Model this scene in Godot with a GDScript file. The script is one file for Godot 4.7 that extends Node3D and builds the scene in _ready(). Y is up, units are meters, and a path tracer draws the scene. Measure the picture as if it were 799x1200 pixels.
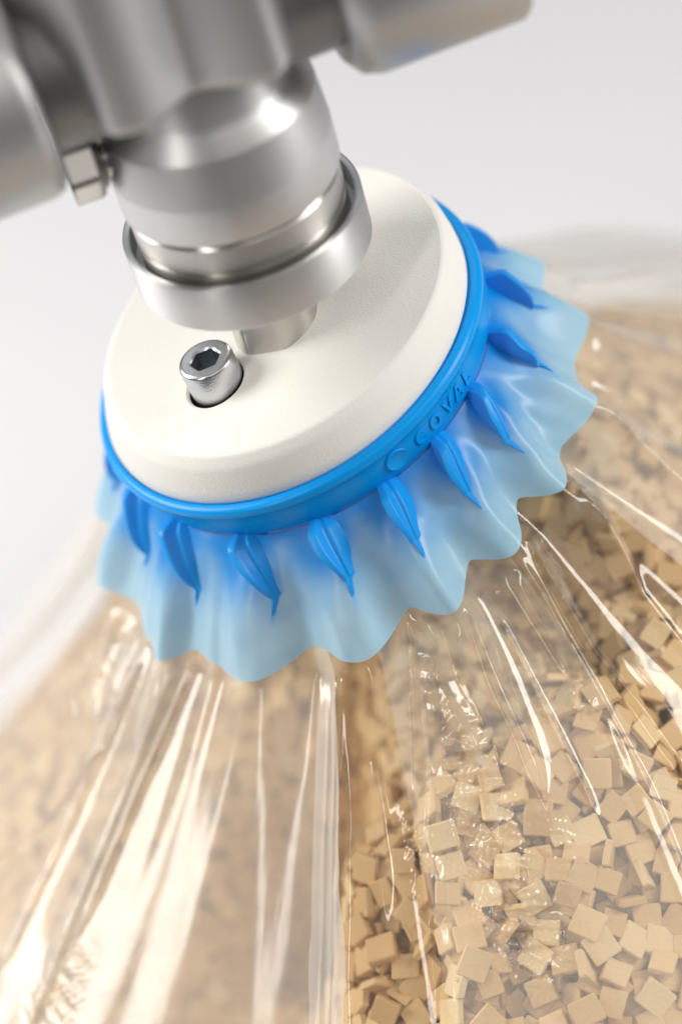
extends Node3D

# ------------------------------------------------------------------ numbers of the place (metres, y up)
const R := 0.05                                     # radius of the foam disc
var cup_at := Transform3D(Basis(Vector3(0.9704, 0.2412, 0.0085), Vector3(-0.2413, 0.9698, 0.0344), Vector3(0.0, -0.0354, 0.9994)).orthonormalized(), Vector3(0, 0.24, 0))
const AXIS_Z := 0.009                               # the gripper's own axis stands upright at x = 0
# the ribs of the skirt: angle where each starts at the collar, where it ends, and the lobe of the hem it belongs to
const RIB_TOP: Array[float] = [-1.1, 21.2, 41.2, 59.5, 78.5, 99.3, 123.0, 148.5, 169.6, 193.0, 217.0, 241.0, 265.0, 288.5, 312.0, 335.0]
const RIB_END: Array[float] = [5.1, 25.7, 48.5, 64.3, 80.5, 97.8, 117.0, 139.5, 161.0, 190.0, 214.0, 239.0, 264.0, 289.0, 314.0, 340.0]
const LOBE: Array[float] = [2.0, 29.0, 49.0, 65.5, 82.0, 101.0, 125.5, 149.0, 176.0, 197.0, 218.0, 241.0, 265.0, 289.0, 314.0, 339.0]
const NOTCH: Array[float] = [15.5, 39.4, 56.3, 73.5, 89.5, 112.0, 141.5, 166.0, 187.0, 208.0, 230.0, 253.0, 277.0, 302.0, 327.0, 349.0]
const LOBE_LONG: Array[float] = [1.0, 0.97, 0.98, 0.98, 1.0, 1.0, 1.0, 1.02, 1.0, 1.0, 0.98, 1.0, 0.97, 1.0, 0.98, 0.97]
const NOTCH_SHORT: Array[float] = [0.88, 0.88, 0.79, 0.83, 0.85, 0.86, 0.91, 0.93, 0.94, 0.87, 0.88, 0.86, 0.87, 0.86, 0.85, 0.84]
const TAU_R := 0.15

var rng := RandomNumberGenerator.new()
var n_soft := FastNoiseLite.new()
var n_fine := FastNoiseLite.new()
var n_crumple := FastNoiseLite.new()
var ph_top := PackedFloat32Array()
var ph_edge := PackedFloat32Array()
var hem_len := PackedFloat32Array()
var M := {}
var taken := {}


func _ready() -> void:
	rng.seed = 7
	set_stage()
	prepare()
	make_materials()
	make_setting()
	make_bag()
	make_pellets()
	make_cup()
	make_gripper()
	make_arm()


# ------------------------------------------------------------------ camera, light, exposure
func set_stage() -> void:
	var cam := Camera3D.new()
	cam.name = "camera"
	var at := CameraAttributesPhysical.new()
	at.frustum_focal_length = 78.94
	at.frustum_near = 0.02
	at.frustum_far = 30.0
	at.frustum_focus_distance = 0.546
	at.exposure_aperture = 3.9
	cam.attributes = at
	cam.fov = 25.0
	cam.near = 0.02
	cam.far = 30.0
	cam.transform = Transform3D(Basis(Vector3(0.95321, -0.22181, 0.20539), Vector3(0.30230, 0.69941, -0.64764), Vector3(0.0, 0.67943, 0.73374)).orthonormalized(), Vector3(0.001, 0.595, 0.4505))
	add_child(cam)
	cam.current = true

	var env := Environment.new()
	env.background_mode = Environment.BG_COLOR
	env.background_color = Color(0.11, 0.11, 0.115).linear_to_srgb()
	env.tonemap_mode = Environment.TONE_MAPPER_LINEAR
	env.tonemap_exposure = 0.9
	env.sdfgi_enabled = true
	env.ssao_enabled = true
	env.ssil_enabled = true
	var we := WorldEnvironment.new()
	we.name = "surroundings"
	we.environment = env
	add_child(we)

	softbox("key_softbox", Vector3(-0.92, 0.78, -0.34), Vector3(0.0, 0.2, 0.0), Vector2(0.60, 0.60), 1.65, Color(1.0, 0.985, 0.96))
	softbox("right_strip_softbox", Vector3(0.85, 0.75, 0.25), Vector3(0.0, 0.2, 0.0), Vector2(0.24, 0.8), 0.95, Color(1.0, 0.99, 0.97))
	softbox("left_strip_softbox", Vector3(-0.60, 0.78, 0.60), Vector3(0.0, 0.2, 0.0), Vector2(0.08, 0.75), 0.26, Color(1.0, 0.985, 0.96))
	softbox("front_softbox", Vector3(0.45, 1.15, 0.75), Vector3(0.0, 0.15, 0.05), Vector2(1.6, 1.0), 0.46, Color(1.0, 0.98, 0.95))
	softbox("background_softbox", Vector3(0.2, 2.0, -1.6), Vector3(0.1, 0.0, -0.8), Vector2(2.0, 0.8), 0.95, Color(0.97, 0.985, 1.0))


func softbox(called: String, at: Vector3, aim: Vector3, size: Vector2, energy: float, tint: Color) -> void:
	var l := AreaLight3D.new()
	l.name = called
	l.area_size = size
	l.light_energy = energy
	l.light_color = tint
	l.area_range = 12.0
	l.area_attenuation = 2.0
	l.shadow_enabled = true
	add_child(l)
	l.look_at_from_position(at, aim, Vector3.UP)


# ------------------------------------------------------------------ helpers
func numbered(called: String) -> String:
	var n: int = taken.get(called, 0)
	taken[called] = n + 1
	return called if n == 0 else "%s_%03d" % [called, n]


func thing(called: String, label: String, category: String, t := Transform3D()) -> Node3D:
	var o := Node3D.new()
	o.name = numbered(called)
	add_child(o, true)
	o.transform = t
	o.set_meta("label", label)
	o.set_meta("category", category)
	return o


func part(called: String, mesh: Mesh, mat: Material, parent: Node3D, t := Transform3D()) -> MeshInstance3D:
	var o := MeshInstance3D.new()
	o.name = called
	o.mesh = mesh
	o.material_override = mat
	parent.add_child(o, true)
	o.transform = t
	return o


# a smooth sheet of nu x nv points; at(i, j) gives each; wrap joins the last column to the first
func sheet(nu: int, nv: int, at: Variant, wrap := false, flip := false, tint: Variant = null) -> ArrayMesh:
	var p := PackedVector3Array()
	p.resize(nu * nv)
	var uv := PackedVector2Array()
	uv.resize(nu * nv)
	var c := PackedColorArray()
	if tint != null:
		c.resize(nu * nv)
	for i in nu:
		for j in nv:
			p[i * nv + j] = at.call(i, j)
			uv[i * nv + j] = Vector2(float(i) / (nu - 1), float(j) / (nv - 1))
			if tint != null:
				c[i * nv + j] = tint.call(i, j)
	return sheet_of(p, nu, nv, wrap, flip, uv, c)


func sheet_of(p: PackedVector3Array, nu: int, nv: int, wrap: bool, flip: bool, uv: PackedVector2Array, c: PackedColorArray) -> ArrayMesh:
	var n := PackedVector3Array()
	n.resize(nu * nv)
	for i in nu:
		var a := i - 1 if i > 0 else (nu - 1 if wrap else 0)
		var b := i + 1 if i < nu - 1 else (0 if wrap else nu - 1)
		for j in nv:
			var d := (p[b * nv + j] - p[a * nv + j]).cross(p[i * nv + mini(j + 1, nv - 1)] - p[i * nv + maxi(j - 1, 0)])
			n[i * nv + j] = (-d if flip else d).normalized()
	var idx := PackedInt32Array()
	var last := nu if wrap else nu - 1
	idx.resize(last * (nv - 1) * 6)
	var k := 0
	for i in last:
		var i2 := (i + 1) % nu
		for j in nv - 1:
			var q0 := i * nv + j
			var q1 := i2 * nv + j
			# front faces run clockwise
			if flip:
				idx[k] = q0; idx[k + 1] = q1; idx[k + 2] = q1 + 1; idx[k + 3] = q0; idx[k + 4] = q1 + 1; idx[k + 5] = q0 + 1
			else:
				idx[k] = q0; idx[k + 1] = q1 + 1; idx[k + 2] = q1; idx[k + 3] = q0; idx[k + 4] = q0 + 1; idx[k + 5] = q1 + 1
			k += 6
	var arr := []
	arr.resize(Mesh.ARRAY_MAX)
	arr[Mesh.ARRAY_VERTEX] = p
	arr[Mesh.ARRAY_NORMAL] = n
	if uv.size():
		arr[Mesh.ARRAY_TEX_UV] = uv
	if c.size():
		arr[Mesh.ARRAY_COLOR] = c
	arr[Mesh.ARRAY_INDEX] = idx
	var m := ArrayMesh.new()
	m.add_surface_from_arrays(Mesh.PRIMITIVE_TRIANGLES, arr)
	return m


# a turned shape: profile of (radius, height) from the bottom outside round to the top; corners sharper than 38 degrees stay sharp
func lathe(profile: Array, seg := 128, bend: Variant = null) -> ArrayMesh:
	var rings: Array = []      # [radius, height, normal r, normal y]
	var n := profile.size()
	for k in n - 1:
		var a: Vector2 = profile[k]
		var b: Vector2 = profile[k + 1]
		var d := (b - a).normalized()
		var nn := Vector2(d.y, -d.x)
		var na := nn
		var nb := nn
		if k > 0:
			var d0: Vector2 = (a - profile[k - 1]).normalized()
			if d0.dot(d) > 0.79:
				na = (nn + Vector2(d0.y, -d0.x)).normalized()
		if k < n - 2:
			var d1: Vector2 = (profile[k + 2] - b).normalized()
			if d1.dot(d) > 0.79:
				nb = (nn + Vector2(d1.y, -d1.x)).normalized()
		rings.append([a, na])
		rings.append([b, nb])
	var p := PackedVector3Array()
	var nr := PackedVector3Array()
	var uv := PackedVector2Array()
	var idx := PackedInt32Array()
	for ring in rings:
		for i in seg + 1:
			var t := TAU * i / seg
			var q := Vector3(cos(t) * ring[0].x, ring[0].y, sin(t) * ring[0].x)
			p.append(bend.call(q) if bend != null else q)
			nr.append(Vector3(cos(t) * ring[1].x, ring[1].y, sin(t) * ring[1].x))
			uv.append(Vector2(float(i) / seg, ring[0].y * 20.0 + ring[0].x * 20.0))
	for k in n - 1:
		var r0 := 2 * k * (seg + 1)
		var r1 := r0 + seg + 1
		for i in seg:
			idx.append_array([r0 + i, r0 + i + 1, r1 + i + 1, r0 + i, r1 + i + 1, r1 + i])
	var arr := []
	arr.resize(Mesh.ARRAY_MAX)
	arr[Mesh.ARRAY_VERTEX] = p
	arr[Mesh.ARRAY_NORMAL] = nr
	arr[Mesh.ARRAY_TEX_UV] = uv
	arr[Mesh.ARRAY_INDEX] = idx
	var m := ArrayMesh.new()
	m.add_surface_from_arrays(Mesh.PRIMITIVE_TRIANGLES, arr)
	return m


func v2s(flat: Array, k := 1.0) -> Array:
	var out := []
	for i in range(0, flat.size(), 2):
		out.append(Vector2(flat[i], flat[i + 1]) * k)
	return out


# ------------------------------------------------------------------ shape of the skirt and of the film
func prepare() -> void:
	n_soft.seed = 3; n_soft.frequency = 1.0; n_soft.fractal_octaves = 2
	n_fine.seed = 11; n_fine.frequency = 1.0; n_fine.fractal_octaves = 3
	n_crumple.seed = 5; n_crumple.frequency = 1.0; n_crumple.fractal_type = FastNoiseLite.FRACTAL_RIDGED; n_crumple.fractal_octaves = 2
	ph_top.resize(721); ph_edge.resize(721); hem_len.resize(721)
	for i in 721:
		var th := i * 0.5
		ph_top[i] = phase_in(RIB_TOP, th)
		# at the hem: a whole turn from lobe to lobe with the notch in between
		var k := 15
		for q in 16:
			if th >= LOBE[q]:
				k = q
		var tt := th
		if th < LOBE[0]:
			k = 15
			tt = th + 360.0
		var l0 := LOBE[k]
		var l1 := LOBE[k + 1] if k < 15 else LOBE[0] + 360.0
		var nt := NOTCH[k]
		var f := 0.5 * (tt - l0) / (nt - l0) if tt < nt else 0.5 + 0.5 * (tt - nt) / (l1 - nt)
		ph_edge[i] = TAU * (k + f) if th >= LOBE[0] else TAU * (k + f - 16)
		var long := lerpf(LOBE_LONG[k], LOBE_LONG[(k + 1) % 16], smoothstep(0.0, 1.0, f))
		hem_len[i] = 0.975 * lerpf(NOTCH_SHORT[k], long, pow(0.5 + 0.5 * cos(TAU * f), 0.72))


func phase_in(tops: Array[float], th: float) -> float:
	for k in 16:
		var a := tops[k]
		var b := tops[k + 1] if k < 15 else tops[0] + 360.0
		for turn in [0.0, 360.0]:
			if th + turn >= a and th + turn < b:
				return TAU * (k + (th + turn - a) / (b - a)) - (TAU * 16 if turn > 0.0 else 0.0)
	return 0.0


func look(table: PackedFloat32Array, th: float) -> float:
	var x := fposmod(th, 360.0) * 2.0
	var i := int(x)
	return lerpf(table[i], table[mini(i + 1, 720)], x - i)


# a point of the skirt in the cup's own axes; s runs from the collar (0) to the longest hem (1)
func skirt(th: float, s: float, wavy := 1.0) -> Vector3:
	var a := deg_to_rad(th)
	var tip := 1.41 + 0.09 * cos(deg_to_rad(th - 170.0))
	var rad := 0.985 + (tip - 0.985) * s
	var h := -0.30 - 0.55 * s + 0.05 * sin(PI * minf(s, 1.0))
	if wavy > 0.0:
		var ph := lerpf(look(ph_top, th), look(ph_edge, th), smoothstep(0.0, 0.8, s))
		var w := (0.060 * cos(ph) + 0.008 * cos(2.0 * ph + 0.9)) * smoothstep(0.02, 0.75, s)
		w += 0.045 * n_soft.get_noise_2d(cos(a) * 4.3 + 9.0, sin(a) * 4.3 + s * 0.6) * s
		w *= wavy
		rad += w * 0.78
		h += w * 0.62
	return Vector3(cos(a) * rad, h, sin(a) * rad) * R


func skirt_normal(th: float, s: float) -> Vector3:
	var du := skirt(th + 0.5, s) - skirt(th - 0.5, s)
	var dv := skirt(th, s + 0.02) - skirt(th, s - 0.02)
	var n := du.cross(dv).normalized()
	return n if n.y > 0.0 else -n


const SLOPE_AT: Array[float] = [-180, -165, -150, -90, -45, 0, 45, 90, 135, 165, 180]
const SLOPE: Array[float] = [1.05, 1.22, 1.42, 1.4, 0.75, 0.92, 0.95, 0.9, 0.95, 1.0, 1.05]


func steep(th: float) -> float:
	th = fposmod(th + 180.0, 360.0) - 180.0
	for k in 10:
		if th <= SLOPE_AT[k + 1]:
			return lerpf(SLOPE[k], SLOPE[k + 1], smoothstep(0.0, 1.0, (th - SLOPE_AT[k]) / (SLOPE_AT[k + 1] - SLOPE_AT[k])))
	return SLOPE[10]


var floor_at := PackedFloat32Array()


func reaches_floor(th: float) -> float:
	if floor_at.is_empty():
		floor_at.resize(361)
		for k in 361:
			floor_at[k] = 0.34
			var t := 0.02
			while t < 0.34:
				if film_free(float(k), t).y < 0.006:
					floor_at[k] = t
					break
				t += 0.002
	var x := fposmod(th, 360.0)
	return lerpf(floor_at[int(x)], floor_at[mini(int(x) + 1, 360)], x - int(x))


func film_base(th: float, t: float) -> Vector3:
	if t <= 0.02:
		return film_free(th, t)
	return film_free(th, minf(t, reaches_floor(th)))


# the film without folds: under the skirt for t < 0, then out and down from the hem
func film_free(th: float, t: float) -> Vector3:
	var off := cup_at.basis.y * 0.0014
	if t <= 0.0:
		var s := 1.0 + t / 0.033
		return cup_at * skirt(th, s, clampf(1.0 + 0.0 * s, 0.0, 1.0)) - off * (1.0 + 1.2 * smoothstep(0.9, 0.3, s))
	var keep := exp(-t / 0.012)
	var q: Vector3 = cup_at * skirt(th, 1.0, 0.35 + 0.65 * keep) - off
	var a := deg_to_rad(th)
	q += Vector3(cos(a), 0, sin(a)) * t
	var reach := lerpf(TAU_R, 0.40, smoothstep(-0.5, -1.0, sin(a)))
	q.y -= steep(th) * reach * (1.0 - exp(-t / reach)) + 4.0 * pow(maxf(0.0, t - lerpf(0.16, 0.05, smoothstep(0.1, -0.6, sin(a)))), 2.0)
	q.y = maxf(q.y, 0.004)
	return q


# folds pulled out from under the cup: [t0, angle0, t1, angle1, ...], height, half width, lean (-1..1)
var folds := [
	{"p": [-0.012, 108.2, 0.0, 108.0, 0.017, 109.1, 0.041, 110.2, 0.085, 110.6], "a": 0.0022, "w": 0.0007, "k": 1.0},
	{"p": [0.0, 109.6, 0.03, 110.9, 0.085, 111.5], "a": 0.0008, "w": 0.0006, "k": 0.0},
	{"p": [0.004, 111.2, 0.03, 112.2, 0.085, 112.4], "a": 0.0007, "w": 0.0005, "k": 0.0},
	{"p": [0.020, 154.0, 0.024, 155.2, 0.043, 158.2, 0.059, 162.8, 0.08, 167.0], "a": 0.0011, "w": 0.0005, "k": 0.0},
	{"p": [-0.012, 113.0, 0.0, 112.6, 0.024, 113.5, 0.085, 113.6], "a": 0.0004, "w": 0.0030, "k": 0.0},
	{"p": [-0.010, 145.9, 0.0, 146.0, 0.014, 146.4, 0.032, 146.4, 0.053, 145.9, 0.085, 144.4], "a": 0.0020, "w": 0.0011, "k": -1.0},
	{"p": [-0.006, 143.6, 0.0, 143.8, 0.024, 145.0, 0.06, 144.6], "a": 0.0012, "w": 0.0010, "k": 0.0},
	{"p": [-0.010, 90.8, 0.0, 92.0, 0.007, 92.9, 0.025, 95.5, 0.037, 97.8, 0.053, 98.5, 0.075, 99.5], "a": 0.0026, "w": 0.0010, "k": 1.0, "flat": 1},
	{"p": [-0.006, 92.6, 0.006, 94.6, 0.018, 96.5, 0.03, 98.6], "a": 0.0009, "w": 0.0008, "k": 0.0},
	{"p": [-0.010, 88.0, 0.0, 88.6, 0.009, 88.9, 0.018, 87.5, 0.026, 87.3, 0.04, 88.6, 0.065, 88.4], "a": 0.0022, "w": 0.0011, "k": 1.0, "flat": 1},
	{"p": [-0.012, 80.2, -0.001, 79.9, 0.014, 80.8, 0.026, 80.9, 0.042, 81.7], "a": 0.0027, "w": 0.0009, "k": 1.0},
	{"p": [0.0, 84.0, 0.012, 84.3, 0.03, 84.0], "a": 0.0022, "w": 0.0006, "k": 1.0},
	{"p": [0.004, 75.0, 0.02, 76.0, 0.05, 77.0], "a": 0.0015, "w": 0.0005, "k": 1.0},
	{"p": [0.016, 103.5, 0.03, 104.0, 0.05, 104.2], "a": 0.0014, "w": 0.0006, "k": 1.0},
	{"p": [-0.012, 60.0, -0.007, 61.0, 0.006, 63.7, 0.021, 65.3, 0.034, 64.8, 0.049, 65.3, 0.085, 66.5], "a": 0.0026, "w": 0.0010, "k": 1.0},
	{"p": [-0.004, 65.3, 0.0, 65.9, 0.012, 67.0, 0.034, 68.6, 0.048, 70.0, 0.064, 72.0, 0.085, 74.0], "a": 0.0018, "w": 0.0012, "k": -1.0},
	{"p": [-0.002, 68.6, 0.005, 69.2, 0.013, 69.5, 0.024, 70.5], "a": 0.0016, "w": 0.0008, "k": 1.0},
	{"p": [-0.004, 45.8, 0.007, 48.0, 0.021, 53.0, 0.034, 54.2, 0.06, 55.0], "a": 0.0018, "w": 0.0022, "k": 0.0},
	{"p": [-0.020, 27.6, 0.0, 28.4, 0.009, 30.8, 0.02, 32.2, 0.05, 34.0], "a": 0.0026, "w": 0.0026, "k": 0.0},
	{"p": [0.002, -15.0, 0.010, -17.3, 0.03, -22.0, 0.05, -26.0, 0.09, -31.0], "a": 0.0030, "w": 0.0030, "k": 0.0},
	{"p": [0.0, 101.0, 0.012, 101.4, 0.03, 102.0], "a": 0.0010, "w": 0.0016, "k": 0.0},
	{"p": [0.0, 157.0, 0.03, 155.0, 0.08, 151.5], "a": 0.0016, "w": 0.0028, "k": 0.0},
	{"p": [0.0, 171.0, 0.006, 170.0, 0.016, 166.0, 0.023, 156.0], "a": 0.0016, "w": 0.0016, "k": 0.0},
	{"p": [0.0, 164.0, 0.012, 160.0, 0.022, 153.0], "a": 0.0016, "w": 0.0018, "k": 0.0},
]
# crumpled places: angle, t, reach across, reach along (metres), depth
var crumples := [
	[88.6, 0.024, 0.004, 0.006, 0.0030], [89.3, 0.036, 0.005, 0.009, 0.0042], [89.6, 0.048, 0.005, 0.008, 0.0044], [88.6, 0.060, 0.005, 0.007, 0.0034],
	[163.0, 0.013, 0.009, 0.011, 0.0006], [143.0, 0.070, 0.008, 0.012, 0.0006], [97.8, 0.036, 0.004, 0.006, 0.0010],
	[70.5, 0.026, 0.003, 0.004, 0.0008], [66.0, 0.052, 0.004, 0.006, 0.0008], [91.5, 0.006, 0.006, 0.006, 0.0006], [81.8, 0.046, 0.003, 0.006, 0.0007],
]


func along(p: Array, t: float) -> float:
	for k in range(0, p.size() - 2, 2):
		if t <= p[k + 2]:
			return lerpf(p[k + 1], p[k + 3], clampf((t - p[k]) / (p[k + 2] - p[k]), 0.0, 1.0))
	return p[p.size() - 1]


# a straight-sided crease, rounded at its top and foot
func tent(x: float) -> float:
	var y := sqrt(x * x + 0.02)
	return 0.5 * ((1.14 - y) + sqrt((1.14 - y) * (1.14 - y) + 0.004))


# height of folds, crumples and soft dents at a place; reach is the distance from the cup's axis there
func relief(th: float, t: float, reach: float, fold_at: PackedFloat32Array) -> float:
	var out := 0.0
	for k in folds.size():
		var f: Dictionary = folds[k]
		var p: Array = f.p
		if t < p[0] or t > p[p.size() - 2]:
			continue
		var d := deg_to_rad(th - fold_at[k]) * reach
		var w: float = f.w * (0.9 + 0.4 * n_soft.get_noise_2d(t * 35.0, k * 7.3))
		if absf(d) > 9.0 * w:
			continue
		var ends := smoothstep(p[0], p[0] + 0.004, t) * smoothstep(p[p.size() - 2], p[p.size() - 2] - 0.012, t)
		var x := d / w
		var lean: float = f.k
		# one steep side and one long one, rounded on top
		var side := 1.0 + 1.8 * absf(lean) if x * lean < 0.0 else 1.0
		out += f.a * ends * (0.9 + 0.35 * n_soft.get_noise_2d(t * 28.0 + 31.0, k * 3.7)) * (exp(-pow(absf(x) / side, 1.6)) if not f.has("flat") else tent(absf(x) / side))
	for c in crumples:
		var dx: float = deg_to_rad(th - c[0]) * reach / c[2]
		var dt: float = (t - c[1]) / c[3]
		var e := dx * dx + dt * dt
		if e < 6.0:
			out += c[4] * exp(-e) * n_crumple.get_noise_2d(deg_to_rad(th) * reach * 160.0, t * 120.0)
	var u := deg_to_rad(th) * 0.1
	out += 0.0009 * n_soft.get_noise_2d(u * 30.0, t * 3.5) * smoothstep(-0.01, 0.02, t)
	out += 0.000022 * n_fine.get_noise_2d(u * 260.0, t * 40.0) * smoothstep(-0.004, 0.01, t)
	return out


func film_rows() -> PackedFloat32Array:
	var rows := PackedFloat32Array()
	var t := -0.028
	while t < 0.095:
		rows.append(t)
		t += 0.003 if t < -0.012 else 0.00065
	while t < 0.34:
		rows.append(t)
		t += 0.008
	return rows


func wander(edge: float, t: float) -> float:
	if edge < 60.0 or edge > 150.0:
		return 0.0
	return 0.5 * n_soft.get_noise_2d(t * 22.0, edge) + 0.12 * n_soft.get_noise_2d(t * 110.0, edge)


func film_panel(from_deg: float, to_deg: float, step: float) -> ArrayMesh:
	var rows := film_rows()
	var nv := rows.size()
	var nu := int(ceil((to_deg - from_deg) / step)) + 1
	var at := []
	for t in rows:
		var f := PackedFloat32Array()
		for k in folds.size():
			f.append(along(folds[k].p, t))
		at.append(f)
	var p := PackedVector3Array()
	p.resize(nu * nv)
	for i in nu:
		var th := lerpf(from_deg, to_deg, float(i) / (nu - 1))
		var a := deg_to_rad(th)
		for j in nv:
			var t := rows[j]
			var f := float(i) / (nu - 1)
			th = lerpf(from_deg + wander(from_deg, t), to_deg + wander(to_deg, t), f)
			a = deg_to_rad(th)
			var q := film_base(th, t)
			var reach := Vector2(q.x, q.z).length()
			var out := Vector3(cos(a) * 0.65, 0.76, sin(a) * 0.65)
			# nothing stands up under the skirt, which presses the film flat
			var free := 1.0 if t > 0.012 else smoothstep(look(hem_len, th) - 0.03, look(hem_len, th) + 0.22, 1.0 + t / 0.033)
			p[i * nv + j] = q + out * relief(th, t, reach, at[j]) * free
	return sheet_of(p, nu, nv, false, true, PackedVector2Array(), PackedColorArray())


# ------------------------------------------------------------------ materials
func plain(c: Color, rough: float, metal := 0.0) -> StandardMaterial3D:
	var m := StandardMaterial3D.new()
	m.albedo_color = c.linear_to_srgb()
	m.roughness = rough
	m.metallic = metal
	return m


func noise_tex(freq: float, size := 512, as_normal := false, bump := 4.0, sd := 1, octaves := 3) -> NoiseTexture2D:
	var n := FastNoiseLite.new()
	n.seed = sd
	n.frequency = freq
	n.fractal_octaves = octaves
	var t := NoiseTexture2D.new()
	t.width = size
	t.height = size
	t.seamless = true
	t.noise = n
	t.as_normal_map = as_normal
	t.bump_strength = bump
	return t


# fine even grain that joins at its edges without a seam
func grain_tex(size: int, sd: int, soft: int) -> ImageTexture:
	var g := RandomNumberGenerator.new()
	g.seed = sd
	var a := PackedFloat32Array()
	a.resize(size * size)
	for k in size * size:
		a[k] = g.randf()
	for pass_ in soft:
		var b := a.duplicate()
		for y in size:
			for x in size:
				b[y * size + x] = (2.0 * a[y * size + x] + a[y * size + (x + 1) % size] + a[y * size + (x + size - 1) % size] + a[((y + 1) % size) * size + x] + a[((y + size - 1) % size) * size + x]) / 6.0
		a = b
	var im := Image.create(size, size, false, Image.FORMAT_RGB8)
	for y in size:
		for x in size:
			var v := clampf(0.5 + (a[y * size + x] - 0.5) * (1.0 + soft), 0.0, 1.0)
			im.set_pixel(x, y, Color(v, v, v))
	return ImageTexture.create_from_image(im)


func film_material(milk: float, rough := 0.07) -> StandardMaterial3D:
	var m := plain(Color(0.89, 0.85, 0.78, milk), rough)
	m.albedo_color.a = milk
	m.transparency = BaseMaterial3D.TRANSPARENCY_ALPHA
	m.cull_mode = BaseMaterial3D.CULL_DISABLED
	return m


func brushed(c: Color, rough: float) -> StandardMaterial3D:
	# turned metal: fine rings left by the tool run round the piece
	var m := plain(c, rough, 1.0)
	var im := Image.create(8, 1024, false, Image.FORMAT_RGB8)
	var g := RandomNumberGenerator.new()
	g.seed = 21
	for y in 1024:
		var v := 0.5 + 0.22 * (g.randf() - 0.5) + 0.18 * (g.randf() - 0.5)
		for x in 8:
			im.set_pixel(x, y, Color(v, v, v))
	m.heightmap_enabled = true
	m.heightmap_texture = ImageTexture.create_from_image(im)
	m.heightmap_scale = 0.004
	m.uv1_scale = Vector3(1, 1.2, 1)
	m.anisotropy_enabled = true
	m.anisotropy = -0.85
	return m


func make_materials() -> void:
	M.table = plain(Color(0.70, 0.70, 0.73), 0.8)
	var foam := plain(Color(0.815, 0.80, 0.76), 0.92)
	foam.heightmap_enabled = true
	foam.heightmap_texture = grain_tex(192, 4, 2)
	foam.heightmap_scale = 0.006
	foam.uv1_triplanar = true
	foam.uv1_scale = Vector3(48, 48, 48)
	foam.rim_enabled = true
	foam.rim = 0.25
	M.foam = foam
	var blue := plain(Color(0.0, 0.31, 0.82), 0.30)
	blue.metallic_specular = 0.35
	blue.heightmap_enabled = true
	blue.heightmap_texture = noise_tex(0.06, 256, false, 4.0, 14, 2)
	blue.heightmap_scale = 0.0015
	blue.uv1_triplanar = true
	blue.uv1_scale = Vector3(90, 90, 90)
	M.blue = blue
	M.rib = blue.duplicate()
	M.rib.albedo_color = Color(0.005, 0.34, 0.88).linear_to_srgb()
	M.rib.backlight_enabled = true
	M.rib.backlight = Color(0.3, 0.3, 0.3).linear_to_srgb()
	var skin := plain(Color(1, 1, 1), 0.30)
	skin.vertex_color_use_as_albedo = true
	skin.transparency = BaseMaterial3D.TRANSPARENCY_ALPHA
	skin.cull_mode = BaseMaterial3D.CULL_DISABLED
	skin.backlight_enabled = true
	skin.backlight = Color(0.6, 0.6, 0.6).linear_to_srgb()
	M.skirt = skin
	M.clear_film = film_material(0.05)
	M.thin_film = film_material(0.12)
	M.hazy_film = film_material(0.22)
	M.milky_film = film_material(0.28, 0.14)
	M.cloudy_film = film_material(0.36, 0.15)
	M.folded_film = film_material(0.48)
	M.back_film = film_material(0.42, 0.14)
	M.alu = brushed(Color(0.68, 0.68, 0.68), 0.42)
	M.alu_satin = brushed(Color(0.62, 0.62, 0.62), 0.30)
	M.alu_satin.anisotropy = -0.5
	M.alu_soft = brushed(Color(0.62, 0.62, 0.62), 0.44)
	M.alu_soft.anisotropy = -0.4
	M.steel = brushed(Color(0.60, 0.58, 0.55), 0.32)
	M.nickel = plain(Color(0.62, 0.60, 0.57), 0.24, 1.0)
	var zinc := plain(Color(0.62, 0.64, 0.66), 0.27, 1.0)
	zinc.heightmap_enabled = true
	zinc.heightmap_texture = noise_tex(0.05, 256, false, 4.0, 9, 4)
	zinc.heightmap_scale = 0.004
	zinc.uv1_triplanar = true
	zinc.uv1_scale = Vector3(120, 120, 120)
	M.zinc = zinc
	M.dark_steel = plain(Color(0.30, 0.32, 0.36), 0.4, 1.0)
	M.grey = plain(Color(0.56, 0.56, 0.56), 0.46, 1.0)
	M.grey_dark = plain(Color(0.30, 0.30, 0.30), 0.5, 1.0)
	M.black = plain(Color(0.012, 0.012, 0.012), 0.8)
	M.pellets = []
	for c in [Color(0.71, 0.475, 0.22), Color(0.77, 0.53, 0.26), Color(0.65, 0.42, 0.185), Color(0.80, 0.59, 0.31)]:
		var pm := plain(c, 0.62)
		pm.heightmap_enabled = true
		pm.heightmap_texture = noise_tex(0.03, 256, false, 4.0, 17, 4) if M.pellets.is_empty() else M.pellets[0].heightmap_texture
		pm.heightmap_scale = 0.01
		pm.uv1_triplanar = true
		pm.uv1_scale = Vector3(70, 25, 70)
		M.pellets.append(pm)
	var many := plain(Color(1, 1, 1), 0.62)
	many.vertex_color_use_as_albedo = true
	M.many = many


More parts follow.
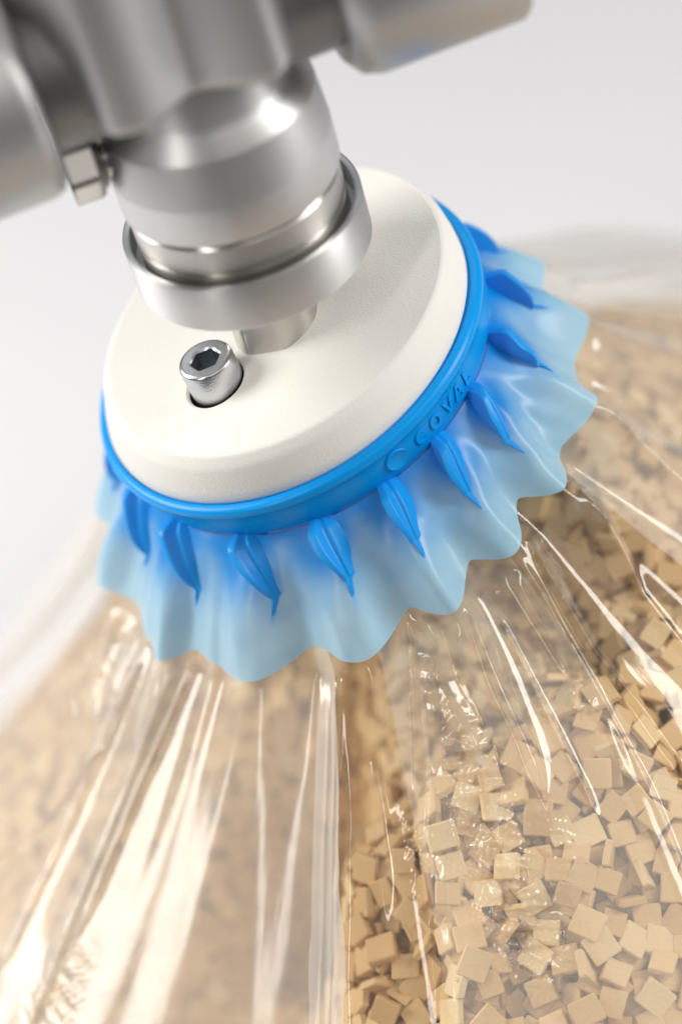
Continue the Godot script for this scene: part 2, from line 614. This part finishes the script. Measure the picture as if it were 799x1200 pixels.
# ------------------------------------------------------------------ the surface it stands on and what rises behind
func make_setting() -> void:
	# one white sweep: level under the bag, bending up far behind
	var pts := []
	for k in 24:
		pts.append(Vector2(0.0, 0.42 - 2.92 * k / 23.0))
	for k in range(1, 24):
		var a := PI / 2 * k / 23.0
		pts.append(Vector2(0.9 * (1.0 - cos(a)), -2.5 - 0.9 * sin(a)))
	pts.append(Vector2(3.0, -3.4))
	var m := sheet(2, pts.size(), func(i, j): return Vector3(-3.0 + 6.0 * i, pts[j].x, pts[j].y), false, false)
	var o := part("table_sweep", m, M.table, self)
	o.set_meta("kind", "structure")
	o.set_meta("label", "white seamless table surface curving up behind the bag")


# ------------------------------------------------------------------ the bag
func make_bag() -> void:
	var bag := thing("plastic_bag", "clear crinkled plastic bag of tan pellets pulled up into a tent by the blue cup", "bag")
	var panels := [
		[-92.0, -12.0, 0.8, M.back_film, "milky back panel of the bag"],
		[-12.0, 44.0, 0.35, M.milky_film, ""],
		[44.0, 67.0, 0.16, M.clear_film, ""],
		[67.0, 98.4, 0.15, M.hazy_film, "hazy front panel with sharp glints along its folds"],
		[98.4, 109.6, 0.16, M.clear_film, ""],
		[109.6, 113.6, 0.18, M.folded_film, "milky strip where the film lies folded over"],
		[113.6, 144.6, 0.25, M.milky_film, ""],
		[144.6, 147.4, 0.2, M.folded_film, "narrow milky fold running down to the left"],
		[147.4, 192.0, 0.3, M.cloudy_film, ""],
		[192.0, 268.0, 0.8, M.back_film, ""],
	]
	for q in panels:
		var o := part("film_panel", film_panel(q[0], q[1], q[2]), q[3], bag)
		if q[4]:
			o.set_meta("label", q[4])


# ------------------------------------------------------------------ the pellets
func lump(th: float, t: float) -> float:
	# how far the heap lies below the film
	var away := 0.007
	away = lerpf(away, 0.012, smoothstep(67.0, 62.0, th))
	away = lerpf(away, 0.020, smoothstep(20.0, 0.0, th))
	away = lerpf(away, 0.015, smoothstep(97.0, 101.0, th))
	away = lerpf(away, 0.050, smoothstep(107.0, 128.0, th))
	away = lerpf(away, 0.074, smoothstep(114.0, 132.0, th))
	away = lerpf(away, 0.024, smoothstep(140.0, 165.0, th))
	away += 0.026 * smoothstep(0.026, -0.006, t)
	away = lerpf(away, 0.024, smoothstep(50.0, 30.0, th))
	away += 0.003 * n_soft.get_noise_2d(th * 0.12, t * 40.0)
	return away


func heap(th: float, t: float) -> Vector3:
	var q := film_base(th, maxf(t, 0.0))
	if t < 0.0:
		var a := deg_to_rad(th)
		q += Vector3(cos(a), 0, sin(a)) * t
		q.y = lerpf(q.y - lump(th, t) * 1.35, 0.150, smoothstep(0.0, -0.06, t))
		return q
	q.y -= lump(th, t) * 1.35
	return q


func pellet_mesh(w: float, d: float, h: float, skew: float) -> ArrayMesh:
	# a cut square with softly broken edges
	var st := SurfaceTool.new()
	st.begin(Mesh.PRIMITIVE_TRIANGLES)
	var b := 0.00028
	var rings := []
	for lv in [[-h / 2, b], [-h / 2 + b, 0.0], [h / 2 - b, 0.0], [h / 2, b]]:
		var x: float = w / 2 - lv[1]
		var z: float = d / 2 - lv[1]
		var c: float = 0.0004 - 0.4 * lv[1]
		var sk: float = skew * lv[0]
		rings.append([Vector3(-x + c + sk, lv[0], -z), Vector3(x - c + sk, lv[0], -z * 0.97), Vector3(x + sk, lv[0], -z + c), Vector3(x + sk, lv[0], z - c), Vector3(x - c + sk, lv[0], z), Vector3(-x + c + sk, lv[0], z), Vector3(-x + sk, lv[0], z - c), Vector3(-x * 0.98 + sk, lv[0], -z + c)])
	for k in 3:
		st.set_smooth_group(-1)
		for i in 8:
			var a: Vector3 = rings[k][i]
			var e: Vector3 = rings[k][(i + 1) % 8]
			var f: Vector3 = rings[k + 1][(i + 1) % 8]
			var g: Vector3 = rings[k + 1][i]
			for v in [a, e, f, a, f, g]:
				st.add_vertex(v)
	for i in range(1, 7):
		for v in [rings[3][0], rings[3][i], rings[3][i + 1]]:
			st.add_vertex(v)
		for v in [rings[0][0], rings[0][i + 1], rings[0][i]]:
			st.add_vertex(v)
	st.generate_normals()
	return st.commit()


const COUNTED: Array[String] = ["", "second", "third", "fourth", "fifth", "sixth", "seventh", "eighth", "ninth", "tenth", "eleventh", "twelfth", "thirteenth", "fourteenth", "fifteenth", "sixteenth", "seventeenth", "eighteenth", "nineteenth", "twentieth"]


func ordinal(k: int, of: int) -> String:
	if of == 1:
		return ""
	if k == 1:
		return "leftmost "
	if k == of:
		return "rightmost "
	return COUNTED[mini(k - 1, 19)] + " from left "


# what sets one pellet apart: its tone, how it lies, and which stretch of film it lies behind
func describe(e: Array) -> String:
	var tone: String = ["tan", "light tan", "brownish", "pale cream"][e[3]]
	var up: Vector3 = e[1].basis.y.normalized()
	var toward: float = absf(up.dot(get_node("camera").transform.basis.z))
	var lies := "square pellet facing us" if toward > 0.88 else ("tilted square pellet" if toward > 0.45 else "pellet on its edge")
	var th: float = e[4].z
	var place := "under hazy front film"
	if th > 98.4:
		place = "beside the milky strip"
	if th > 113.0:
		place = "left of milky strip"
	if th < 66.0:
		place = "under right side film"
	if th < 44.0:
		place = "under far right film"
	var down: float = e[4].y
	var rows := ["by the hem", "below the hem", "at mid height", "low down", "near the bottom", "at bottom edge"]
	var row: String = rows[clampi(int((-down - 0.10) / 0.155), 0, 5)]
	return "%s %s %s, %s" % [tone, lies, place, row]


func make_pellets() -> void:
	var kinds := [pellet_mesh(0.0074, 0.0072, 0.0021, 0.0), pellet_mesh(0.0070, 0.0076, 0.0020, 0.25), pellet_mesh(0.0076, 0.0068, 0.0022, -0.2), pellet_mesh(0.0066, 0.0072, 0.0020, 0.1)]
	var all := []
	var cam: Transform3D = get_node("camera").transform
	var seen_from := cam.affine_inverse()
	for layer in 6:
		var grid := {}
		var gap := 0.0057 if layer < 4 else 0.0080
		for trial in (34000 if layer < 4 else 12000):
			var th := rng.randf_range(-80.0, 240.0)
			var t := rng.randf_range(-0.065, 0.135)
			var q := heap(th, t)
			if q.z < -0.11:
				continue
			var n := (heap(th + 1.5, t) - heap(th - 1.5, t)).cross(heap(th, t + 0.002) - heap(th, t - 0.002)).normalized()
			if n.y < 0.0:
				n = -n
			q -= n * (0.0028 * layer + rng.randf_range(0.0, 0.002))
			var key := Vector3i((q / gap).floor())
			var ok := true
			for dx in [-1, 0, 1]:
				for dy in [-1, 0, 1]:
					for dz in [-1, 0, 1]:
						var o = grid.get(key + Vector3i(dx, dy, dz))
						if o != null and o.distance_squared_to(q) < gap * gap:
							ok = false
			if not ok:
				continue
			grid[key] = q
			var up := n
			var wild := rng.randf()
			var lean := rng.randfn(0.0, 0.08 if th > 113.0 else 0.15) if wild < 0.86 or th > 113.0 else rng.randf_range(0.4, 1.5)
			var axis := n.cross(Vector3(rng.randfn(), rng.randfn(), rng.randfn())).normalized()
			up = up.rotated(axis, lean)
			var x := up.cross(Vector3(rng.randfn(), rng.randfn(), rng.randfn())).normalized()
			var tr := Transform3D(Basis(x, up, x.cross(up)), q)
			tr.basis = tr.basis.scaled_local(Vector3.ONE * rng.randf_range(0.82, 1.02))
			if layer > 3 or (th > 113.0 and layer > 0):
				tr.basis = tr.basis.scaled_local(Vector3(1.35, 1.6, 1.35))
			var v := seen_from * q
			var px := Vector2(v.x, v.y) / -v.z / tan(deg_to_rad(12.5))
			var inside := absf(px.x) < 0.70 and absf(px.y) < 1.03 and -v.z > 0.1
			# those that show: topmost, in front, under the clearer film
			var score := -1.0
			if inside:
				score = 10.0 - layer * 3.0 + (4.0 if th > 30.0 and th < 112.0 and t > 0.0 else 0.0) - absf(-v.z - 0.545) * 20.0
			all.append([score, tr, rng.randi() % 4, rng.randi() % 4, Vector3(px.x, px.y, th)])
	all.sort_custom(func(a, b): return a[0] > b[0])
	var few := all.slice(0, 300)
	few.sort_custom(func(a, b): return a[4].x < b[4].x)
	var same := {}
	for e in few:
		e.append(describe(e))
		same[e[5]] = same.get(e[5], 0) + 1
	var met := {}
	for e in few:
		var said: String = e[5]
		met[said] = met.get(said, 0) + 1
		var o := MeshInstance3D.new()
		o.name = numbered("square_pellet")
		o.mesh = kinds[e[2]]
		o.material_override = M.pellets[e[3]]
		o.transform = e[1]
		o.set_meta("label", ordinal(met[said], same[said]) + said)
		o.set_meta("category", "pellet")
		o.set_meta("group", "square pellets in the bag")
		add_child(o, true)
	var mm := MultiMesh.new()
	mm.transform_format = MultiMesh.TRANSFORM_3D
	mm.use_colors = true
	mm.mesh = kinds[0]
	mm.instance_count = all.size() - 300
	for k in range(300, all.size()):
		mm.set_instance_transform(k - 300, all[k][1])
		var c: Color = M.pellets[all[k][3]].albedo_color.srgb_to_linear()
		mm.set_instance_color(k - 300, c)
	var rest := MultiMeshInstance3D.new()
	rest.name = "pellet_heap"
	rest.multimesh = mm
	rest.material_override = M.many
	rest.set_meta("kind", "stuff")
	rest.set_meta("label", "deep heap of tan square pellets filling the bag")
	rest.set_meta("category", "pellets")
	add_child(rest, true)


# ------------------------------------------------------------------ the suction cup
func make_cup() -> void:
	var cup := thing("suction_cup", "blue silicone suction cup with wavy ribbed skirt and white foam disc on the bag", "suction cup", cup_at)

	# collar
	var collar := part("collar", lathe(v2s([0.90, -0.40, 0.965, -0.38, 0.975, -0.33, 0.990, -0.29, 1.012, -0.25, 1.026, -0.20, 1.036, -0.14, 1.041, -0.098, 1.046, -0.088, 1.053, -0.080, 1.058, -0.066, 1.059, -0.050, 1.055, -0.034, 1.045, -0.022, 1.030, -0.016, 1.012, -0.016, 1.0, -0.03, 0.96, -0.03], R), 192), M.blue, cup)
	# raised letters and a round boss on the collar
	var spots := [["C", 63.9], ["O", 58.0], ["V", 52.4], ["A", 47.7], ["L", 43.0]]
	for e in spots:
		var tm := TextMesh.new()
		tm.text = e[0]
		var f := SystemFont.new()
		f.font_names = PackedStringArray(["Droid Sans"])
		f.font_weight = 700
		tm.font = f
		tm.font_size = 32
		tm.pixel_size = 0.000185
		tm.depth = 0.0007
		part("letter", tm, M.blue, collar, on_collar(e[1], -0.165))
	part("round_boss", lathe(v2s([0.0, 0.0, 0.0031, 0.0, 0.0031, 0.00030, 0.0029, 0.00048, 0.0026, 0.00030, 0.0, 0.00028]), 40), M.blue, collar, on_collar(72.4, -0.165) * Transform3D(Basis(Vector3.RIGHT, PI / 2), Vector3.ZERO))

	# skirt: a thin shell, thick and blue at the collar, thin and pale at the hem
	var nu := 720
	var nv := 44
	var thick := func(s: float) -> float: return lerpf(0.0016, 0.00055, smoothstep(0.0, 0.6, s))
	var top := func(i, j):
		var th: float = 0.5 * i
		var s: float = float(j) / (nv - 1) * look(hem_len, th)
		return skirt(th, s) + Vector3(cos(deg_to_rad(th)) * 0.78, 0.62, sin(deg_to_rad(th)) * 0.78) * thick.call(s) * 0.5
	var tint := func(i, j):
		var th: float = 0.5 * i
		var s: float = float(j) / (nv - 1) * look(hem_len, th)
		var k := smoothstep(0.04, 0.80, s + 0.06 * n_soft.get_noise_2d(th * 0.09, s * 3.0) - 0.16 * cos(look(ph_top, th) - 0.5) * smoothstep(0.65, 0.2, s))
		var c := Color(0.0, 0.31, 0.85).lerp(Color(0.44, 0.77, 1.0), k)
		c.a = lerpf(0.98, 0.80, k)
		return c
	part("skirt", sheet(nu, nv, top, true, true, tint), M.skirt, cup)

	for k in 16:
		var rib := part("rib", rib_mesh(k), M.rib, cup)
		rib.name = "rib" if k == 0 else "rib_%03d" % k

	# foam disc with a hole for the screw
	make_foam(cup)
	make_screw(cup)


func on_collar(deg: float, h: float) -> Transform3D:
	var a := deg_to_rad(deg)
	var out := Vector3(cos(a), -0.12, sin(a)).normalized()
	var right := Vector3(sin(a), 0, -cos(a))
	var up := out.cross(right)
	return Transform3D(Basis(right, up, out), Vector3(cos(a) * 1.0335 * R, h * R, sin(a) * 1.0335 * R))


func rib_mesh(k: int) -> ArrayMesh:
	# two lips standing on the skirt, the first taller, closing to a thin tail
	var cross := v2s([-1.3, -0.9, -1.6, 1.5, -1.95, 3.9, -1.90, 4.25, -1.7, 4.4, -0.8, 4.4, -0.55, 4.2, -0.35, 3.6, 0.0, 2.6, 0.30, 2.15, 0.55, 2.2, 0.85, 2.35, 1.15, 2.1, 1.7, 1.1, 2.3, 0.3, 3.0, -0.9], 0.001)
	var nu := 46
	var nv := cross.size()
	var hand := 1.0 if k >= 4 and k <= 9 else -1.0
	var p := PackedVector3Array()
	for i in nu:
		var u := float(i) / (nu - 1)
		var body := clampf(u / 0.72, 0.0, 1.0)
		var s := lerpf(-0.06, 0.47, body) if u < 0.72 else lerpf(0.47, 0.66, (u - 0.72) / 0.28)
		var th := lerpf(RIB_TOP[k], RIB_END[k], body)
		if u > 0.72:
			var lob := LOBE[k]
			th = lerpf(RIB_END[k], lerpf(RIB_END[k], lob, 0.25), (u - 0.72) / 0.28)
		var high := smoothstep(-0.12, 0.22, body) * pow(1.0 - pow(body, 2.6), 0.65) if body < 1.0 else 0.0
		high = maxf(high, 0.16 * smoothstep(1.0, 0.74, u))
		var wide := lerpf(1.0, 0.46, smoothstep(0.40, 1.0, body)) * lerpf(0.7, 1.0, smoothstep(0.0, 0.25, body))
		if u > 0.72:
			wide *= lerpf(0.55, 0.15, (u - 0.72) / 0.28)
		var at := skirt(th, s)
		if u < 0.72:
			at = at.lerp(skirt(RIB_TOP[k], -0.06).lerp(skirt(RIB_END[k], 0.47), body), 0.6)
		var n := skirt_normal(th, maxf(s, 0.05))
		var a := deg_to_rad(th)
		n = (n * 0.6 + Vector3(cos(a), 0.25, sin(a)) * 0.6).normalized()
		var across := Vector3(sin(a), 0, -cos(a))
		across = (across - n * across.dot(n)).normalized()
		for j in nv:
			var c: Vector2 = cross[j]
			var hh := c.y * high * 1.5 if c.y > 0.0 else c.y
			p.append(at + across * c.x * wide * 1.65 + n * hh)
	return sheet_of(p, nu, nv, false, true, PackedVector2Array(), PackedColorArray())


const FOAM_H := 0.245
const FOAM_LEAN := 0.249
const SCREW := Vector2(-0.0158, 0.0179)     # on the foam, in the cup's axes


func make_foam(cup: Node3D) -> void:
	var h := FOAM_H * R
	var hole := 0.0075
	var side := v2s([0.97, -0.05, 0.995, -0.03, 1.0, -0.01, 0.990, 0.05, 0.975, 0.11, 0.960, 0.170, 0.952, 0.190, 0.943, 0.203, 0.922, 0.234, 0.914, 0.242, 0.900, 0.245], R)
	var body := lathe(side, 160, func(q): return q + Vector3(q.y * FOAM_LEAN, 0, q.y * 0.20))
	# level top between the rim and the hole, then the wall of the hole
	var seg := 160
	var mid := Vector2(h * FOAM_LEAN, h * 0.20)
	var p := PackedVector3Array()
	var n := PackedVector3Array()
	var idx := PackedInt32Array()
	for i in seg + 1:
		var a := TAU * i / seg
		var d := Vector2(cos(a), sin(a))
		var rel := SCREW - mid
		var b := rel.dot(d)
		var far := -b + sqrt(b * b - rel.length_squared() + pow(0.900 * R, 2))
		var edge := mid + SCREW - mid + d * far
		var near := SCREW + d * (hole + 0.0005)
		var lip := SCREW + d * hole
		p.append_array([Vector3(edge.x, h, edge.y), Vector3(near.x, h, near.y), Vector3(near.x, h, near.y), Vector3(lip.x, h - 0.0005, lip.y), Vector3(lip.x, h - 0.0005, lip.y), Vector3(lip.x, 0.1 * h, lip.y)])
		var inn := Vector3(-d.x, 0, -d.y)
		n.append_array([Vector3.UP, Vector3.UP, (Vector3.UP + inn).normalized(), (Vector3.UP + inn).normalized(), inn, inn])
	for i in seg:
		for k in [0, 2, 4]:
			var q: int = i * 6 + k
			idx.append_array([q, q + 6, q + 7, q, q + 7, q + 1])
	var arr := []
	arr.resize(Mesh.ARRAY_MAX)
	arr[Mesh.ARRAY_VERTEX] = p
	arr[Mesh.ARRAY_NORMAL] = n
	arr[Mesh.ARRAY_INDEX] = idx
	body.add_surface_from_arrays(Mesh.PRIMITIVE_TRIANGLES, arr)
	var foam := part("foam_disc", body, M.foam, cup)
	part("screw_hole", lathe(v2s([0.0, 0.3 * h, hole - 0.00005, 0.3 * h, hole - 0.00005, h - 0.0011, hole + 0.0004, h - 0.0011]), 64), M.black, foam, Transform3D(Basis(), Vector3(SCREW.x, 0, SCREW.y)))


func make_screw(cup: Node3D) -> void:
	var lean := cup_at.basis.inverse() * Vector3.UP
	var up := (Vector3.UP * 0.45 + lean * 0.55).normalized()
	var x := (Vector3.RIGHT - up * up.x).normalized()
	var t := Transform3D(Basis(x, up, x.cross(up)), Vector3(SCREW.x - 0.0003, FOAM_H * R - 0.0046, SCREW.y - 0.0003))
	var rr := 0.0068
	var top := 0.0124
	var head := lathe(v2s([rr, 0.0, rr, top - 0.0009, rr - 0.0003, top - 0.0003, rr - 0.0009, top, rr - 0.0012, top]), 72)
	# top ring between the round edge and the six-sided socket
	var p := PackedVector3Array()
	var idx := PackedInt32Array()
	var n := PackedVector3Array()
	var seg := 72
	var hexr := 0.0038
	for i in seg + 1:
		var a := TAU * i / seg
		var d := Vector3(cos(a), 0, sin(a))
		var hx := hexr * cos(PI / 6) / cos(fposmod(a, PI / 3) - PI / 6)
		p.append_array([d * (rr - 0.0012) + Vector3(0, top, 0), d * (hx + 0.0004) + Vector3(0, top - 0.00015, 0), d * (hx + 0.0004) + Vector3(0, top - 0.00015, 0), d * hx + Vector3(0, top - 0.0006, 0)])
		n.append_array([Vector3.UP, Vector3.UP, (Vector3.UP - d).normalized(), (Vector3.UP - d).normalized()])
	for i in seg:
		for k in [0, 2]:
			var q: int = i * 4 + k
			idx.append_array([q, q + 4, q + 5, q, q + 5, q + 1])
	var arr := []
	arr.resize(Mesh.ARRAY_MAX)
	arr[Mesh.ARRAY_VERTEX] = p
	arr[Mesh.ARRAY_NORMAL] = n
	arr[Mesh.ARRAY_INDEX] = idx
	head.add_surface_from_arrays(Mesh.PRIMITIVE_TRIANGLES, arr)
	var screw := part("socket_screw", head, M.zinc, cup, t)
	var st := SurfaceTool.new()
	st.begin(Mesh.PRIMITIVE_TRIANGLES)
	st.set_smooth_group(-1)
	for i in 6:
		var a := Vector3(cos(TAU * i / 6), 0, sin(TAU * i / 6)) * hexr
		var b := Vector3(cos(TAU * (i + 1) / 6), 0, sin(TAU * (i + 1) / 6)) * hexr
		var hi := Vector3(0, top - 0.0006, 0)
		var lo := Vector3(0, top - 0.0042, 0)
		for v in [a + hi, a + lo, b + lo, a + hi, b + lo, b + hi, lo, b + lo, a + lo]:
			st.add_vertex(v)
	st.generate_normals()
	part("hex_socket", st.commit(), M.dark_steel, screw)


# ------------------------------------------------------------------ the gripper above the cup
func make_gripper() -> void:
	var g := thing("gripper_mount", "turned aluminium mount with stepped ring and barrel above the foam disc", "gripper mount", Transform3D(Basis(), Vector3(0, 0, AXIS_Z)))
	# stub with two spanner flats
	var nu := 96
	var stub := sheet(nu, 2, func(i, j):
		var a: float = TAU * i / nu
		var rad := minf(0.0108, 0.0097 / maxf(0.001, absf(cos(a - 2.05))))
		return Vector3(cos(a) * rad, 0.244 + 0.034 * j, sin(a) * rad), true, true)
	part("stub_shaft", stub, M.steel, g)
	part("lower_ring", lathe(v2s([0.0, 0.2735, 0.0270, 0.2735, 0.0280, 0.2738, 0.0285, 0.2746, 0.0285, 0.2858, 0.0284, 0.2861, 0.0281, 0.2862, 0.0271, 0.2862, 0.0268, 0.2860, 0.0268, 0.2800, 0.0, 0.2800]), 160), M.alu, g)
	part("neck", lathe(v2s([0.0250, 0.2795, 0.0250, 0.2866, 0.0243, 0.2868, 0.0243, 0.2876, 0.0250, 0.2880, 0.0250, 0.2944, 0.0246, 0.2948, 0.0243, 0.2970]), 160), M.steel, g)
	var barrel := part("barrel", lathe(v2s([0.0, 0.2962, 0.0254, 0.2962, 0.0258, 0.2964, 0.0259, 0.2968, 0.0259, 0.3060]), 160), M.alu_satin, g)
	part("barrel_shoulder", lathe(v2s([0.0259, 0.3060, 0.0250, 0.3172, 0.0248, 0.3178, 0.0218, 0.3218, 0.0205, 0.3240, 0.0202, 0.3270, 0.0192, 0.3290, 0.0190, 0.3370, 0.0, 0.3370]), 160), M.alu_soft, barrel)
	# hose fitting on the left
	var dir := Vector3(-1.0, 0.04, 0.10).normalized()
	var side := dir.cross(Vector3.UP).normalized()
	var b := Basis(side, dir, side.cross(dir))
	var fit := part("hose_fitting", lathe(v2s([0.0, 0.0, 0.0050, 0.0, 0.0050, 0.0042, 0.0046, 0.0048, 0.0046, 0.0052, 0.0062, 0.0056, 0.0068, 0.0062, 0.0062, 0.0068]), 48), M.nickel, g, Transform3D(b, Vector3(-0.0205, 0.3125, 0.0020)))
	var nut := sheet(6 * 8, 4, func(i, j):
		var a: float = TAU * i / 48.0
		var hx := 0.0084 * cos(PI / 6) / cos(fposmod(a, PI / 3) - PI / 6)
		var rad: float = [0.0, minf(hx, 0.0076), hx, hx][j]
		return Vector3(cos(a) * rad, [0.0068, 0.0068, 0.0078, 0.0138][j], sin(a) * rad), true, true)
	part("hex_nut", nut, M.nickel, fit)


# ------------------------------------------------------------------ the arm across the top, close to the lens
func make_arm() -> void:
	var arm := thing("robot_arm", "grey metal arm of two tubes and a fluted clamp above the mount", "robot arm", Transform3D(Basis(Vector3.UP, deg_to_rad(6.0)), Vector3(0, 0.342, AXIS_Z + 0.003)))
	var lay := Basis(Vector3(0, 1, 0), Vector3(1, 0, 0), Vector3(0, 0, -1))   # height of a lathe along x
	part("arm_tube", lathe(v2s([0.0, 0.031, 0.0230, 0.031, 0.0262, 0.0335, 0.0275, 0.0375, 0.0275, 0.0700, 0.0268, 0.0710, 0.0, 0.0710]), 96), M.grey, arm, Transform3D(lay, Vector3.ZERO))
	part("arm_tube", lathe(v2s([0.0, -0.095, 0.0275, -0.095, 0.0275, -0.0385, 0.0265, -0.0360, 0.0240, -0.0345, 0.0, -0.0345]), 96), M.grey, arm, Transform3D(lay, Vector3.ZERO))
	part("joint_core", lathe(v2s([0.0, -0.034, 0.0190, -0.034, 0.0190, 0.034, 0.0, 0.034]), 64), M.grey_dark, arm, Transform3D(lay, Vector3.ZERO))
	# clamp body: upright, with two rounded columns and a valley between them on its front
	var nu := 160
	var clamp_ := sheet(nu, 7, func(i, j):
		var a: float = TAU * i / nu
		var d := Vector2(cos(a), sin(a))
		var box := minf(0.0262 / maxf(absf(d.x), 0.001), 0.026 / maxf(absf(d.y), 0.001))
		box = minf(box, 0.031)
		var bump := 0.0036 * cos(a * 6.0 + 0.6)
		var y: float = [-0.0075, -0.0075, -0.0065, -0.004, 0.03, 0.05, 0.05][j]
		var k: float = [0.0, 0.88, 0.955, 1.0, 1.0, 1.0, 0.0][j]
		return Vector3(d.x * (box + bump) * k - 0.0055, y, d.y * (box + bump) * k), true, true)
	part("clamp_body", clamp_, M.grey, arm)
